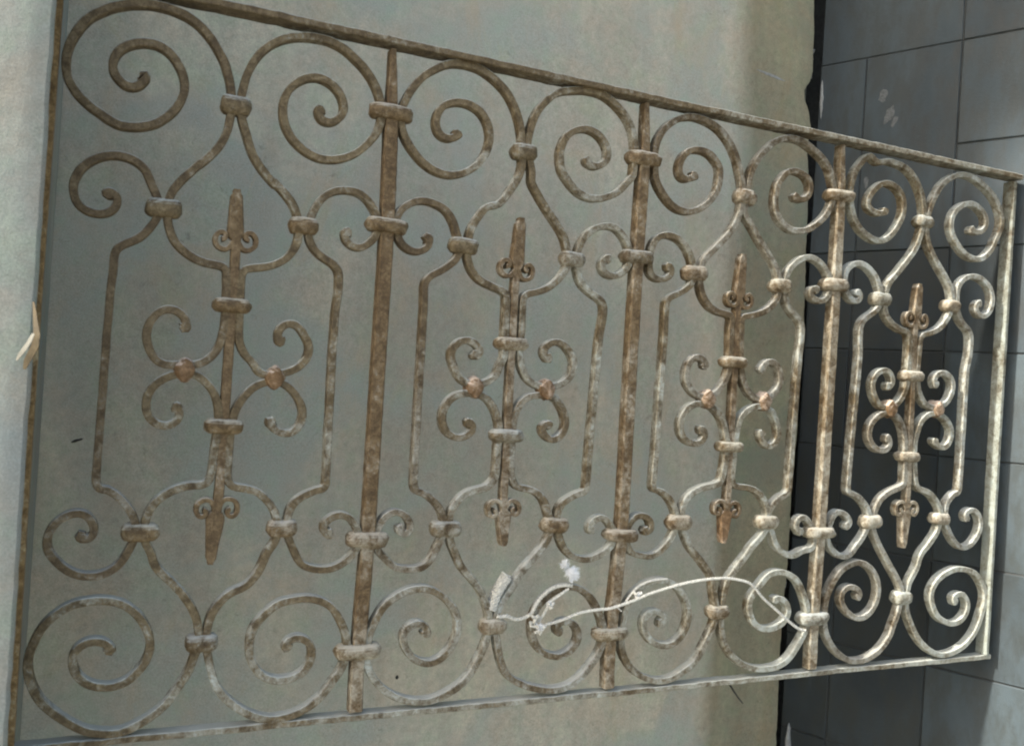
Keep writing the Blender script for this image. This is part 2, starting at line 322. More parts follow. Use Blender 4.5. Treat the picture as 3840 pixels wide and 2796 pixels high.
BARS = {
 'P1L': "850,8867 922,8889 907,8775 796,8684 665,8706 551,8817 515,8934 555,9098 704,9246 889,9309 1035,9315 1203,9246 1332,9097 1420,8889 1417,8696 1310,8469 1114,8275 885,8180 640,8162 406,8277 187,8423 23,8622 -33,8887 31,9191 207,9490 477,9689 786,9806 1107,9831 1411,9771 1665,9600 1868,9334 1977,9094 2045,8763 2044,8517 1997,8264 1887,8033 1685,7807 1485,7583 1348,7371 1302,7134 1329,6946 1401,6747 1546,6603 1735,6496 1970,6456 2112,6439 2130,6277 2142,5950 2145,5655 2112,5423 2045,5255 1913,5116 1763,5061 1550,5056 1401,5034 1262,5121 1161,5320 1150,5510 1227,5691 1369,5799 1521,5781 1642,5662 1641,5549 1574,5528",
 'P1R': "3310,8859 3236,8820 3260,8713 3366,8664 3483,8701 3596,8824 3605,8963 3524,9137 3361,9261 3172,9292 2991,9224 2849,9096 2761,8928 2742,8707 2806,8483 2950,8305 3142,8184 3366,8134 3604,8180 3823,8292 4006,8478 4136,8674 4175,8891 4141,9130 4057,9324 3920,9507 3752,9647 3552,9779 3306,9847 3002,9834 2708,9747 2489,9593 2326,9377 2228,9143 2192,8971 2159,8735 2187,8542 2244,8387 2323,8153 2432,7955 2571,7794 2745,7635 2639,7747 2778,7633 2937,7471 3031,7298 3075,7134 3071,6931 3015,6772 2892,6624 2701,6519 2509,6474 2366,6450 2321,6379 2323,6214 2331,5968 2336,5638 2349,5425 2440,5249 2594,5110 2635,5000 2864,4989 3091,5062 3267,5191 3337,5413 3260,5560 3168,5689 3047,5746 2918,5685 2860,5563 2891,5465 2974,5463",
 'P2L': "5388,8886 5374,8811 5244,8735 5108,8766 5025,8878 5022,9057 5116,9218 5282,9311 5473,9337 5673,9282 5819,9161 5902,8973 5906,8771 5823,8536 5658,8346 5433,8221 5185,8193 4934,8272 4737,8420 4576,8607 4492,8770 4458,9011 4503,9161 4583,9335 4735,9559 4929,9740 5167,9877 5375,9918 5610,9910 5812,9849 6022,9733 6194,9580 6331,9362 6419,9135 6469,8862 6491,8547 6462,8374 6372,8193 6371,8204 6262,8020 6113,7833 5952,7811 5771,7567 5686,7373 5661,7168 5664,6968 5745,6794 5872,6660 6097,6572 6303,6518 6358,6486 6368,6338 6374,5966 6380,5724 6388,5464 6306,5328 6274,5182 6102,5061 5926,5014 5726,5058 5600,5197 5511,5373 5488,5422 5518,5551 5626,5668 5761,5706 5902,5652 6000,5530 5916,5451 5842,5519",
 'P2R': "7683,8838 7621,8780 7692,8713 7869,8721 7995,8818 8030,8961 7974,9108 7831,9240 7650,9297 7456,9264 7269,9146 7174,8977 7147,8763 7208,8505 7252,8484 7392,8332 7597,8207 7841,8183 8103,8259 8319,8407 8464,8606 8532,8624 8537,8863 8540,9141 8476,9388 8346,9602 8128,9780 7895,9894 7627,9922 7325,9875 7052,9795 6833,9603 6680,9387 6595,9127 6560,8877 6582,8712 6634,8569 6688,8389 6651,8320 6791,8113 6974,7893 7159,7688 7299,7515 7378,7313 7412,7144 7381,6968 7224,6761 7023,6607 6798,6529 6656,6477 6650,6270 6659,5989 6655,5745 6662,5501 6705,5335 6799,5175 6963,5071 7154,5044 7385,5095 7570,5220 7642,5437 7587,5602 7469,5728 7314,5794 7147,5743 7061,5613 7132,5504 7236,5540",
 'P3L': "9786,8891 9707,8798 9539,8753 9436,8839 9427,8959 9487,9131 9623,9265 9841,9310 10041,9280 10201,9161 10285,9049 10290,8979 10261,8705 10127,8479 9893,8283 9629,8207 9383,8255 9180,8409 8997,8633 8940,8925 8932,9204 9009,9437 9183,9648 9413,9789 9652,9851 9975,9826 10260,9709 10478,9516 10624,9289 10721,9031 10791,8790 10795,8491 10736,8257 10655,8095 10531,7917 10376,7748 10221,7594 10082,7454 10004,7297 9985,7159 10011,7002 10070,6822 10186,6672 10344,6574 10560,6531 10714,6519 10734,6455 10715,6303 10731,5990 10747,5690 10736,5526 10665,5346 10542,5164 10382,5069 10234,5036 10068,5065 9926,5181 9842,5324 9838,5471 9892,5634 10003,5728 10154,5707 10235,5619 10197,5530",
 'P3R': "12015,8855 11963,8782 12147,8756 12289,8854 12325,9042 12212,9196 12024,9259 11812,9240 11645,9086 11546,8904 11523,8683 11565,8464 11700,8288 11899,8184 12147,8182 12390,8267 12656,8476 12811,8688 12907,8993 12840,9183 12754,9408 12568,9591 12304,9733 12029,9832 11749,9837 11480,9741 11269,9566 11095,9360 10970,9138 10910,8901 10898,8659 10849,8398 10905,8279 11041,8144 11180,7971 11319,7822 11459,7659 11599,7520 11692,7363 11739,7175 11726,6929 11624,6778 11472,6661 11226,6563 11024,6521 10933,6498 10946,6322 10962,6007 10978,5705 11004,5567 11065,5381 11156,5221 11308,5089 11486,5047 11658,5094 11795,5204 11896,5364 11892,5519 11824,5670 11703,5759 11545,5729 11442,5607 11495,5540",
 'P4L': "14198,8881 14190,8800 14011,8754 13796,8805 13724,8953 13856,9175 14084,9344 14328,9356 14553,9251 14664,9036 14625,8754 14462,8481 14233,8270 13963,8237 13685,8339 13494,8495 13359,8702 13286,9047 13305,9251 13376,9462 13503,9643 13719,9839 13893,9720 14161,9789 14383,9782 14609,9748 14805,9653 14970,9496 15100,9306 15174,9106 15211,8901 15206,8732 15151,8496 15048,8205 14849,7950 14620,7694 14393,7441 14323,7183 14347,6888 14516,6696 14774,6579 14998,6527 15037,6252 15042,6002 15036,5700 15023,5467 14916,5253 14742,5083 14561,5029 14374,5067 14208,5241 14127,5487 14231,5698 14470,5770 14633,5653 14632,5481 14465,5449",
 'P4R': "16508,8783 16650,8716 16851,8765 16975,8938 16890,9121 16707,9242 16465,9282 16172,9170 15990,8956 15980,8693 16168,8430 16455,8224 16799,8178 17031,8289 17221,8506 17245,8597 17373,8818 17421,9000 17383,9187 17260,9391 17077,9570 16815,9707 16539,9812 16233,9838 15940,9752 15679,9571 15520,9365 15403,9137 15325,8916 15301,8744 15310,8516 15429,8249 15645,7991 15896,7734 16082,7492 16141,7188 16031,6917 15851,6712 15570,6572 15349,6520 15305,6271 15295,6019 15288,5715 15341,5461 15454,5256 15627,5123 15888,5112 16142,5218 16288,5464 16269,5677 16059,5808 15832,5771 15747,5624 15869,5536",
 'R1L': "1532,4492 1617,4472 1645,4377 1584,4262 1452,4209 1315,4251 1220,4359 1197,4501 1230,4677 1354,4828 1529,4918 1709,4945 1865,4905 1996,4783 2082,4656 2131,4495 2147,4365 2140,4234 2123,4004 2107,3758 2091,3513 2019,3422 1804,3412 1581,3329 1409,3200 1315,3041 1274,2866 1274,2739 1312,2611 1394,2482 1433,2324 1609,2143 1803,1943 1954,1726 2044,1510 2077,1231 2013,1024 1962,849 1851,663 1727,463 1571,317 1370,192 1156,102 911,111 680,181 461,326 273,482 111,680 16,916 -12,1161 44,1370 140,1578 282,1724 469,1839 691,1876 890,1876 1082,1812 1266,1661 1396,1464 1455,1237 1408,1033 1327,911 1188,779 1018,721 787,748 611,855 518,1017 508,1172 585,1291 723,1345 866,1328 964,1252 934,1152",
 'R1R': "2904,4362 2824,4325 2896,4227 3015,4164 3132,4168 3243,4257 3300,4412 3274,4563 3179,4728 3038,4856 2869,4905 2724,4872 2583,4798 2463,4659 2446,4642 2375,4506 2336,4373 2320,4240 2311,4009 2311,3762 2310,3516 2365,3401 2509,3386 2722,3338 2827,3255 2950,3121 3027,2953 3053,2801 3030,2633 2925,2484 2813,2188 2647,1994 2473,1934 2294,1760 2210,1600 2174,1422 2170,1242 2215,1010 2275,809 2350,606 2471,448 2639,301 2859,165 3060,96 3275,92 3490,140 3688,242 3851,383 3978,562 4106,743 4171,965 4147,1192 4043,1441 3908,1638 3745,1748 3519,1800 3318,1783 3120,1741 2948,1597 2812,1437 2759,1240 2774,1006 2867,816 3006,688 3208,630 3407,657 3570,748 3644,913 3653,1050 3576,1174 3437,1242 3304,1207 3251,1126 3330,1062",
 'R2L': "5800,4412 5896,4443 5953,4335 5842,4221 5669,4179 5488,4283 5419,4461 5445,4644 5550,4794 5719,4875 5916,4876 6078,4857 6227,4734 6341,4535 6382,4388 6379,4127 6379,3848 6367,3569 6256,3437 6156,3399 5961,3352 5791,3250 5684,3104 5638,2922 5648,2776 5680,2594 5770,2409 5883,2190 6073,2001 6246,1792 6340,1603 6412,1432 6423,1264 6407,1061 6367,915 6279,735 6173,539 6027,366 5839,253 5613,163 5386,137 5120,187 4872,297 4659,474 4519,678 4453,859 4454,981 4500,1242 4577,1449 4709,1655 4902,1789 5138,1869 5384,1860 5603,1743 5788,1572 5890,1366 5895,1145 5811,949 5667,795 5480,717 5268,767 5109,904 5024,1070 5032,1230 5137,1332 5286,1342 5407,1245 5357,1131",
 'R2R': "7294,4411 7205,4475 7116,4386 7188,4265 7342,4193 7486,4284 7560,4450 7514,4640 7405,4808 7248,4915 7058,4915 6851,4876 6714,4757 6635,4566 6616,4396 6613,4134 6623,3853 6654,3554 6766,3423 6933,3406 7104,3350 7239,3237 7315,3065 7380,2893 7399,2778 7369,2606 7253,2437 6942,2087 6811,1883 6680,1701 6570,1518 6527,1408 6517,1259 6562,1052 6619,805 6695,594 6810,417 7026,287 7284,191 7564,139 7822,147 8077,263 8284,462 8447,686 8520,938 8480,1176 8347,1458 8200,1640 8014,1764 7791,1811 7578,1761 7353,1617 7218,1432 7171,1206 7206,995 7347,796 7568,686 7784,691 7972,814 8046,1004 7945,1185 7788,1251 7618,1202 7626,1086 7735,1080",
 'R3L': "10170,4443 10253,4487 10325,4365 10198,4227 9975,4241 9818,4370 9778,4572 9861,4780 10024,4900 10271,4922 10477,4848 10656,4668 10751,4421 10795,4192 10775,3940 10753,3730 10703,3542 10505,3487 10258,3433 10044,3308 9946,3144 9920,3001 9927,2811 9993,2712 10066,2527 10196,2364 10374,2187 10521,2034 10654,1880 10696,1644 10759,1416 10786,1264 10757,1040 10664,858 10572,676 10479,507 10341,355 10150,247 9961,158 9722,116 9431,179 9162,319 8959,553 8875,758 8858,998 8901,1354 8979,1549 9131,1703 9334,1817 9617,1858 9867,1758 10076,1566 10192,1335 10186,1088 10079,868 9894,735 9701,727 9480,801 9326,971 9277,1155 9349,1292 9537,1324 9688,1236 9709,1113 9575,1130",
 'R3R': "11565,4501 11519,4404 11611,4257 11748,4207 11877,4286 11931,4460 11874,4673 11723,4882 11760,4828 11608,4912 11415,4935 11199,4855 11054,4710 11003,4556 10973,4386 10962,4186 10955,3944 10947,3712 10958,3522 11070,3479 11307,3462 11517,3400 11671,3273 11780,3106 11809,2951 11804,2797 11722,2617 11528,2441 11368,2252 11223,2091 11094,1942 11033,1859 10952,1698 10920,1510 10893,1259 10895,1033 10939,854 11032,647 11153,488 11319,350 11516,247 11744,180 12003,161 12261,194 12483,309 12635,483 12771,671 12860,838 12895,1034 12862,1234 12779,1435 12662,1637 12533,1785 12343,1883 12109,1929 11917,1883 11766,1759 11648,1622 11532,1485 11496,1333 11559,1126 11683,966 11881,891 12107,905 12313,998 12416,1162 12370,1321 12230,1431 12082,1437 12072,1360",
 'R4L': "14546,4466 14672,4436 14654,4274 14445,4200 14223,4308 14118,4487 14160,4716 14359,4883 14629,4952 14888,4835 15016,4609 15082,4379 15104,4112 15115,3799 15104,3543 14786,3425 14522,3263 14403,3034 14344,2829 14389,2646 14530,2415 14703,2183 14945,1881 15118,1667 15228,1477 15212,1292 15169,1062 15078,834 14960,563 14732,323 14439,183 14110,148 13806,248 13525,468 13344,746 13279,1016 13308,1371 13430,1655 13615,1896 13870,2024 14106,2052 14388,1919 14558,1708 14609,1454 14538,1205 14369,1030 14133,974 13887,1076 13693,1287 13677,1490 13845,1596 14057,1543 14156,1426 14042,1363",
 'R4R': "15891,4497 15882,4402 16121,4302 16277,4413 16342,4630 16208,4840 15965,4973 15704,4974 15490,4836 15395,4622 15335,4386 15342,4118 15384,3803 15473,3500 15770,3420 16013,3244 16160,3055 16175,2876 16098,2627 15891,2370 15681,2162 15606,1909 15435,1657 15373,1449 15386,1098 15540,787 15756,493 16035,264 16375,123 16740,147 17100,293 17386,568 17531,903 17607,1242 17476,1541 17214,1768 16797,1853 16466,1790 16182,1632 16037,1400 16092,1137 16312,865 16690,738 16986,832 17102,1068 17017,1266 16840,1345 16646,1257 16789,1155",
 'Q1L': "535,7195 579,7287 667,7252 695,7131 610,7010 471,6961 315,6987 198,7079 148,7226 154,7356 240,7546 399,7686 579,7761 765,7759 914,7704 1022,7610 1058,7498 1157,7321 1213,7138 1191,7008 1111,6871 988,6713 806,6612 703,6538 692,6364 682,6051 670,5659 653,5345 661,4971 661,4507 646,4273 646,3805 644,3494 686,3385 773,3355 922,3262 1062,3105 1160,2930 1184,2772 1135,2614 1085,2489 1018,2382 896,2260 700,2203 501,2224 329,2322 182,2479 112,2631 148,2829 263,2966 425,3043 567,3012 660,2871 667,2746 573,2670 492,2733 523,2795",
 'Q1R': "3828,7143 3742,7132 3730,7045 3823,6952 3967,6917 4103,7002 4203,7119 4227,7297 4180,7466 4062,7625 3913,7726 3719,7742 3515,7687 3368,7564 3277,7398 3208,7151 3220,6966 3296,6839 3440,6719 3599,6651 3685,6540 3697,6351 3693,6007 3669,5574 3662,5161 3669,4650 3685,4135 3704,3706 3711,3465 3655,3396 3555,3361 3374,3274 3230,3155 3175,2969 3168,2808 3231,2613 3326,2442 3403,2290 3595,2217 3767,2203 3938,2242 4106,2359 4205,2476 4250,2597 4224,2720 4181,2843 4085,2948 3958,3009 3821,2975 3706,2881 3695,2778 3769,2708 3854,2742",
 'Q2L': "4951,7174 4966,7230 5046,7168 5016,7057 4909,6973 4759,6973 4626,7029 4545,7143 4497,7314 4521,7511 4658,7654 4838,7741 5045,7742 5259,7663 5384,7517 5476,7310 5525,7153 5518,6970 5411,6849 5247,6723 5064,6613 4997,6499 5010,6303 5021,5856 5024,5247 5011,4893 5010,4624 5027,4088 5032,3730 5042,3444 5094,3364 5210,3320 5369,3212 5515,3031 5571,2777 5508,2578 5424,2398 5285,2206 5025,2168 4799,2219 4643,2364 4528,2470 4492,2594 4516,2787 4604,2963 4763,3051 4914,2997 5024,2871 5006,2729 4897,2694 4836,2784 4906,2837",
 'Q2R': "8201,7213 8087,7239 8030,7096 8105,6987 8288,6947 8463,7044 8566,7213 8551,7410 8497,7522 8395,7668 8229,7766 8049,7763 7833,7677 7668,7521 7593,7338 7562,7161 7600,6934 7701,6751 7909,6616 8094,6516 8140,6344 8113,6107 8085,5714 8072,5440 8035,4857 8018,4174 8031,3688 8036,3454 7987,3376 7857,3336 7668,3238 7526,3104 7502,2835 7558,2661 7659,2448 7798,2323 8001,2251 8199,2266 8396,2340 8525,2433 8606,2569 8572,2728 8471,2867 8329,2956 8177,2888 8096,2772 8212,2712",
 'Q3L': "9280,7219 9379,7242 9416,7124 9295,7014 9154,6988 8993,7056 8955,7196 8955,7376 8986,7536 9022,7624 9114,7720 9296,7766 9472,7739 9639,7637 9753,7491 9822,7351 9867,7147 9835,6984 9711,6873 9544,6772 9389,6708 9338,6619 9337,6449 9340,6207 9350,6072 9343,5586 9322,5100 9324,4495 9331,4112 9294,3808 9288,3566 9257,3468 9434,3397 9598,3313 9725,3167 9809,3008 9836,2849 9778,2641 9660,2484 9525,2352 9345,2271 9189,2287 8944,2348 8866,2466 8821,2606 8844,2765 8927,2904 9084,2983 9253,2922 9335,2781 9271,2681 9149,2742",
 'Q3R': "12651,7113 12561,7181 12454,7116 12520,6991 12749,6946 12910,7072 12951,7275 12881,7444 12694,7645 12461,7729 12267,7707 12056,7575 11907,7386 11858,7144 11920,6870 12071,6689 12246,6573 12325,6449 12328,6232 12314,5708 12273,5167 12252,4731 12248,4080 12281,3494 12220,3385 12063,3297 11885,3146 11802,2995 11774,2845 11912,2667 11972,2511 12082,2354 12289,2233 12505,2228 12646,2304 12916,2353 12928,2551 12828,2751 12732,2883 12588,2939 12458,2819 12496,2688 12639,2643",
 'Q4L': "13575,7135 13626,7230 13707,7147 13642,7029 13494,7037 13352,7158 13296,7309 13269,7462 13356,7650 13584,7753 13826,7701 14050,7543 14156,7349 14234,7152 14131,6915 13931,6784 13764,6634 13734,6451 13772,5800 13728,5240 13694,4563 13669,3776 13678,3484 13761,3373 13913,3328 14103,3193 14238,3011 14253,2829 14153,2580 13961,2357 13798,2183 13562,2188 13378,2303 13283,2413 13225,2592 13281,2791 13381,2991 13554,3013 13740,2900 13780,2765 13633,2766",
 'Q4R': "16962,7287 16809,7273 16840,7106 17036,7026 17233,7165 17279,7438 17154,7670 16865,7810 16558,7803 16334,7660 16251,7461 16273,7200 16323,7013 16472,6834 16689,6683 16726,6445 16697,5985 16643,5627 16658,4665 16673,3703 16657,3487 16468,3341 16316,3174 16308,2876 16392,2672 16579,2430 16828,2282 17095,2350 17283,2566 17334,2785 17211,3005 17000,3054 16840,2933 16983,2860",
}
COLLARS = {
 'M1': [(0.4317, 0.8979), (0.8727, 0.8984), (1.3045, 0.896)],
 'M2': [(0.4362, 0.7299), (0.8717, 0.7321), (1.3068, 0.7286)],
 'M3': [(0.4372, 0.2631), (0.8739, 0.2645), (1.3062, 0.2637)],
 'M4': [(0.4339, 0.0973), (0.8652, 0.099), (1.3035, 0.1028)],
 'T': [(0.2105, 0.8684), (0.6518, 0.874), (1.0874, 0.8637), (1.5245, 0.8753)],
 'L2': [(0.1257, 0.7145), (0.5596, 0.7144), (0.99, 0.7174), (1.4239, 0.7128)],
 'R2': [(0.3141, 0.7144), (0.7499, 0.7145), (1.1792, 0.7139), (1.6142, 0.7166)],
 'L3': [(0.1229, 0.277), (0.5598, 0.2779), (0.9895, 0.2849), (1.4328, 0.2829)],
 'R3': [(0.3112, 0.281), (0.7483, 0.2817), (1.1796, 0.2841), (1.619, 0.2876)],
 'BB': [(0.2115, 0.1231), (0.6493, 0.1231), (1.0836, 0.1251), (1.5273, 0.1323)],
 'U': [(0.2224, 0.5917), (0.6506, 0.5698), (1.0854, 0.5688), (1.5176, 0.5694)],
 'D': [(0.2219, 0.4236), (0.6524, 0.4244), (1.0875, 0.4184), (1.5214, 0.4106)],
}

def path(s): return [Vector((int(a) * 1e-4, int(b) * 1e-4)) for a, b in (q.split(',') for q in s.split())]

# ------------------------------------------------------------------ the setting
g = MB(); g.add([(-60, -60, 0), (60, -60, 0), (60, 60, 0), (-60, 60, 0)], [(0, 1, 2, 3)])
tag(g.obj('ground', GROUND), kind='structure')

TD = Vector((-.4083, .9129, 0)); TN = Vector((-.9129, -.4083, 0))      # tiled wall: direction and normal
T0 = Vector((1.80, 0, 0))
PY = 0.40                                                              # face of the grey rendered wall

# grey rendered wall with its broken right edge
edge = [(1.583, 2.6), (1.578, 1.60), (1.5684, 1.4698), (1.576, 1.3755), (1.5774, 1.304), (1.5716, 1.2738), (1.5548, 1.251), (1.5586, 1.2296),
        (1.5733, 1.2), (1.5804, 1.1626), (1.5697, 1.1093), (1.577, 1.0589), (1.5776, .9687), (1.5812, .8597), (1.5870, .6674),
        (1.5850, .5707), (1.5830, .4093), (1.5786, .2484), (1.5805, .12), (1.5743, -.008), (1.5746, -.1362), (1.580, -.3269), (1.58, -GZ)]
def edge_x(z):
    for (x0, z0), (x1, z1) in zip(edge, edge[1:]):
        if z1 <= z <= z0:
            t = (z - z1) / (z0 - z1 + 1e-9); return x1 + (x0 - x1) * t + .013 * min(1, max(0, (1.22 - z) / .25))
    return 1.58
wall = empty('rendered_wall', (0.8, PY, 0), 'smooth grey cement rendered wall behind the gate, its right edge cracked', 'wall')
V = []; F = []
zs = [(-GZ + i * 0.012) for i in range(int((2.6 + GZ) / 0.012) + 1)]
xs_l = [-1.6, -1.0, -.5]
NX = 60
for z in zs:
    xe = edge_x(z) + .0022 * nz((z, 0, 0), 45, 2) + .0015 * nz((z, 0, 0), 120, 4)
    row = []
    for k in range(NX + 1):
        t = k / NX
        x = -1.6 + (xe + 1.6) * (1 - (1 - t) ** 1.25)
        y = .0030 * nz((x, z, 0), 2.3, 1) + .0010 * nz((x, z, 0), 9, 5)
        if k == NX: y += .003
        row.append((x - .8, y, z + GZ))
    V += row + [(xe - .8, .045 + .002 * nz((z, 3, 0), 40, 9), z + GZ)]
W = NX + 2
for i in range(len(zs) - 1):
    for k in range(W - 1):
        F.append((i*W+k, i*W+k+1, (i+1)*W+k+1, (i+1)*W+k))
meshobj('render_coat', V, F, PLASTER, wall, True)
bk = MB(); bk.box(-2.4, 1.600 - .8, .046, .26, 0.0, 2.6 + GZ); bk.obj('masonry_core', ROUGH, wall)
# crumbs of mortar left along the crack
cr = MB()
for k in range(46):
    z = rnd.uniform(.85, 1.5) if k < 30 else rnd.uniform(-.4, .85)
    x = edge_x(z) + rnd.uniform(.004, .022); r = rnd.uniform(.002, .006)
    ps = [Vector((x - .8 + r*cos(a)*rnd.uniform(.6, 1.2), .03 + rnd.uniform(-.004, .012) + r*b, z + GZ + r*1.8*sin(a)*rnd.uniform(.6, 1.2))) for b in (-1, 1) for a in [i*pi/3 for i in range(6)]]
    cr.add(ps, [(0,1,2,3,4,5), (6,7,8,9,10,11)] + [(i, (i+1) % 6, 6 + (i+1) % 6, 6 + i) for i in range(6)])
o = cr.obj('mortar_crumbs', WHITE, wall); o['kind'] = 'stuff'
# raised pale scratch, dark speck and pinholes on the render
def blob_on(name, pts, mat, parent, thick, base, ax, seed=0):
    """thin raised patch: outline pts (a, z) on a plane given by base + ax*a, grown out along the plane normal"""
    nrm = Vector((ax.y, -ax.x, 0)); 
    if nrm.y > 0: nrm = -nrm
    n = len(pts); c = sum((Vector(p) for p in pts), Vector((0, 0))) / n
    V = []
    for s, off in ((1.0, -.002), (.93, thick * .7), (.55, thick)):
        for p in pts:
            q = c + (Vector(p) - c) * s
            V.append(base + ax * q.x + nrm * off + Vector((0, 0, q.y)))
    V.append(base + ax * c.x + nrm * thick + Vector((0, 0, c.y)))
    F = []
    for r in range(2):
        for i in range(n): F.append((r*n+i, r*n+(i+1) % n, (r+1)*n+(i+1) % n, (r+1)*n+i))
    for i in range(n): F.append((2*n+i, 2*n+(i+1) % n, 3*n))
    return meshobj(name, V, F, mat, parent, True)
def streak(p0, p1, w, n=9, seed=0):
    p0 = Vector(p0); p1 = Vector(p1); d = (p1 - p0); nn = Vector((-d.y, d.x)).normalized()
    up = [p0 + d * (i / n) + nn * w * (sin(pi * i / n) ** .6) * (1 + .7 * nz((i, seed, 0), .9, seed)) for i in range(n + 1)]
    dn = [p0 + d * (i / n) - nn * w * (sin(pi * i / n) ** .6) * (1 + .7 * nz((i, seed + 9, 0), .9, seed)) for i in range(n - 1, 0, -1)]
    return [tuple(q) for q in up + dn]
XB = Vector((-.8, 0, GZ))
blob_on('pale_scratch', streak((1.405, 1.271), (1.500, 1.2585), .0035, 12, 3), WHITE, wall, .0012, XB, Vector((1, 0, 0)))
blob_on('dark_speck', streak((.020, .3585), (.040, .366), .0022, 6, 5), DARK, wall, .002, XB, Vector((1, 0, 0)))
for hx, hz in ((.628, -.088),):
    blob_on('pinhole', [(hx + .0035*cos(a*pi/4), hz + .0045*sin(a*pi/4)) for a in range(8)], DARK, wall, .0004, XB, Vector((1, 0, 0)))

# tiled wall: each tile a piece of its own
tw = empty('tiled_wall', (1.80, 0, 0), 'dark slate grey tiled wall at the right, meeting the gate', 'wall')
def tp(s, out, z): return TD * s + TN * out + Vector((0, 0, z + GZ))
SW, SH = .2105, .2295
s_edges = [.1325 + SW * k for k in range(-4, 3)]
z_edges = [1.0925 + SH * k for k in range(-7, 7)]
for i in range(len(s_edges) - 1):
    for j in range(len(z_edges) - 1):
        s0, s1 = s_edges[i] + .0013, s_edges[i+1] - .0013
        z0, z1 = max(-GZ + .002, z_edges[j] + .0014), z_edges[j+1] - .0014
        if s1 > .50: s1 = .454
        # the upper left of the wall is laid with larger pieces
        if z_edges[j] > 1.30 and i == 5: continue
        if z_edges[j] > 1.30 and i == 4: s1 = .454
        if abs(z_edges[j] - 1.0925) < .01 and i >= 4: continue
        if abs(z_edges[j] - .863) < .01 and i >= 4: z1 += SH
        if z1 <= z0 or s1 <= s0: continue
        lift = rnd.uniform(-.0012, .0012); tl = rnd.uniform(-.0009, .0009); tv = rnd.uniform(-.0008, .0008)
        b = .0016
        V = []
        for off, ins in ((-.012, 0), (-b, 0), (0, b)):
            for a, c, sa, sc_ in ((s0+ins, z0+ins, -1, -1), (s1-ins, z0+ins, 1, -1), (s1-ins, z1-ins, 1, 1), (s0+ins, z1-ins, -1, 1)):
                V.append(tp(a, off + lift + tl*sa + tv*sc_, c))
        F = [(0,1,5,4),(1,2,6,5),(2,3,7,6),(3,0,4,7),(4,5,9,8),(5,6,10,9),(6,7,11,10),(7,4,8,11),(8,9,10,11),(3,2,1,0)]
        meshobj('tile', V, F, TILE_B if (i >= 4 and z_edges[j] > .8) or (i < 3) else (TILE_LIT if i == 3 else TILE), tw)
bed = MB()
bed.add([tp(s, o_, z) for s in (-.73, .4535) for o_ in (-.0035, -.26) for z in (-GZ, 2.45)],
        [(0,1,3,2),(4,5,7,6),(0,1,5,4),(2,3,7,6),(0,2,6,4),(1,3,7,5)])
bed.add([tp(s, o_, z) for s in (.4537, .60) for o_ in (-.055, -.26) for z in (-GZ, 2.45)],
        [(0,1,3,2),(4,5,7,6),(0,1,5,4),(2,3,7,6),(0,2,6,4),(1,3,7,5)])
bed.obj('joint_mortar', GROUT, tw)
SMUDGE = plain('faded_lime_smudge', (.13, .135, .125), .9, .5, 160, .8, .002)
def tile_patch(pts, th=.0006): blob_on('lime_splash', pts, SMUDGE, tw, th, Vector((0, 0, GZ)), TD)
def ragged(cx_, cz_, a, b, rot, n=22, seed=1):
    out = []
    for i in range(n):
        t = 2*pi*i/n; r = 1 + .45 * nz((cos(t), sin(t), 0), 1.6, seed) + .2 * nz((cos(t), sin(t), 0), 5, seed)
        x, y = a*r*cos(t), b*r*sin(t)
        out.append((cx_ + x*cos(rot) - y*sin(rot), cz_ + x*sin(rot) + y*cos(rot)))
    return out
tile_patch(ragged(.300, 1.226, .010, .016, .1, seed=2)); tile_patch(ragged(.283, 1.180, .010, .022, .45, seed=5))
tile_patch(ragged(.270, 1.162, .006, .014, .3, seed=8)); tile_patch(ragged(.327, 1.026, .008, .019, -.1, seed=11))
tile_patch(ragged(.042, 1.02, .003, .004, 0, 10, seed=12))
mr = blob_on('mortar_ridge', streak((.4485, 1.290), (.4465, 1.19), .0035, 14, 7), WHITE, tw, .004, Vector((0, 0, GZ)), TD)
mr2 = blob_on('mortar_ridge', streak((.4330, -.27), (.4300, -.42), .0065, 12, 4), WHITE, tw, .010, Vector((0, 0, GZ)), TD)

# pale pillar the gate hangs on: front face towards the camera, dark return running back to the rendered wall
pl = empty('gate_pillar', (-.3, -.2, 0), 'pale cement rendered pillar at the left edge, gate hung on its corner', 'pillar')
V = []; F = []
zs2 = [k * .02 for k in range(int((3.65) / .02) + 1)]
prof = [(-1.8, .398), (-.0265, .398), (-.0255, .30), (-.0245, .20), (-.0235, .10), (-.0215, .0), (-.0170, -.05), (-.0120, -.085), (-.0125, -.0935), (-.0160, -.0985)] + [(-.0165 - .014 * k, -.100) for k in range(1, 20)] + [(-.6, -.100), (-1.8, -.100)]
for z in zs2:
    for k, (x, y) in enumerate(prof):
        dx = 0
        dy = 0
        if k > 9 and k < len(prof) - 2: dy = .0016 * nz((x, y*1.0, z), 5, 2) + .0007 * nz((x, y, z), 22, 3)
        if k in (6, 7, 8, 9): dx += -.0022 * abs(nz((z, 0, 0), 30, 6)) - .0014 * abs(nz((z, 0, 0), 90, 8)); dy = .0012 * abs(nz((z, 4, 0), 50, 6))
        V.append((x + dx + .3, y + dy + .2, z))
W = len(prof)
for i in range(len(zs2) - 1):
    for k in range(W): F.append((i*W+k, i*W+(k+1) % W, (i+1)*W+(k+1) % W, (i+1)*W+k))
F.append(tuple(range(W))); F.append(tuple((len(zs2)-1)*W + k for k in range(W)))
meshobj('pillar_shaft', V, F, PILLAR, pl, True)
shade_cap = MB(); shade_cap.box(-1.5, .30, .095, .62, 3.65 + .002, 3.65 + .10); shade_cap.box(.17, .283, -.20, .098, 3.65 - .40, 3.65 - .02)  # unseen cap and ledge, added to shade the top of the tile strip
shade_cap.obj('added_shade_ledge', PILLAR, pl)

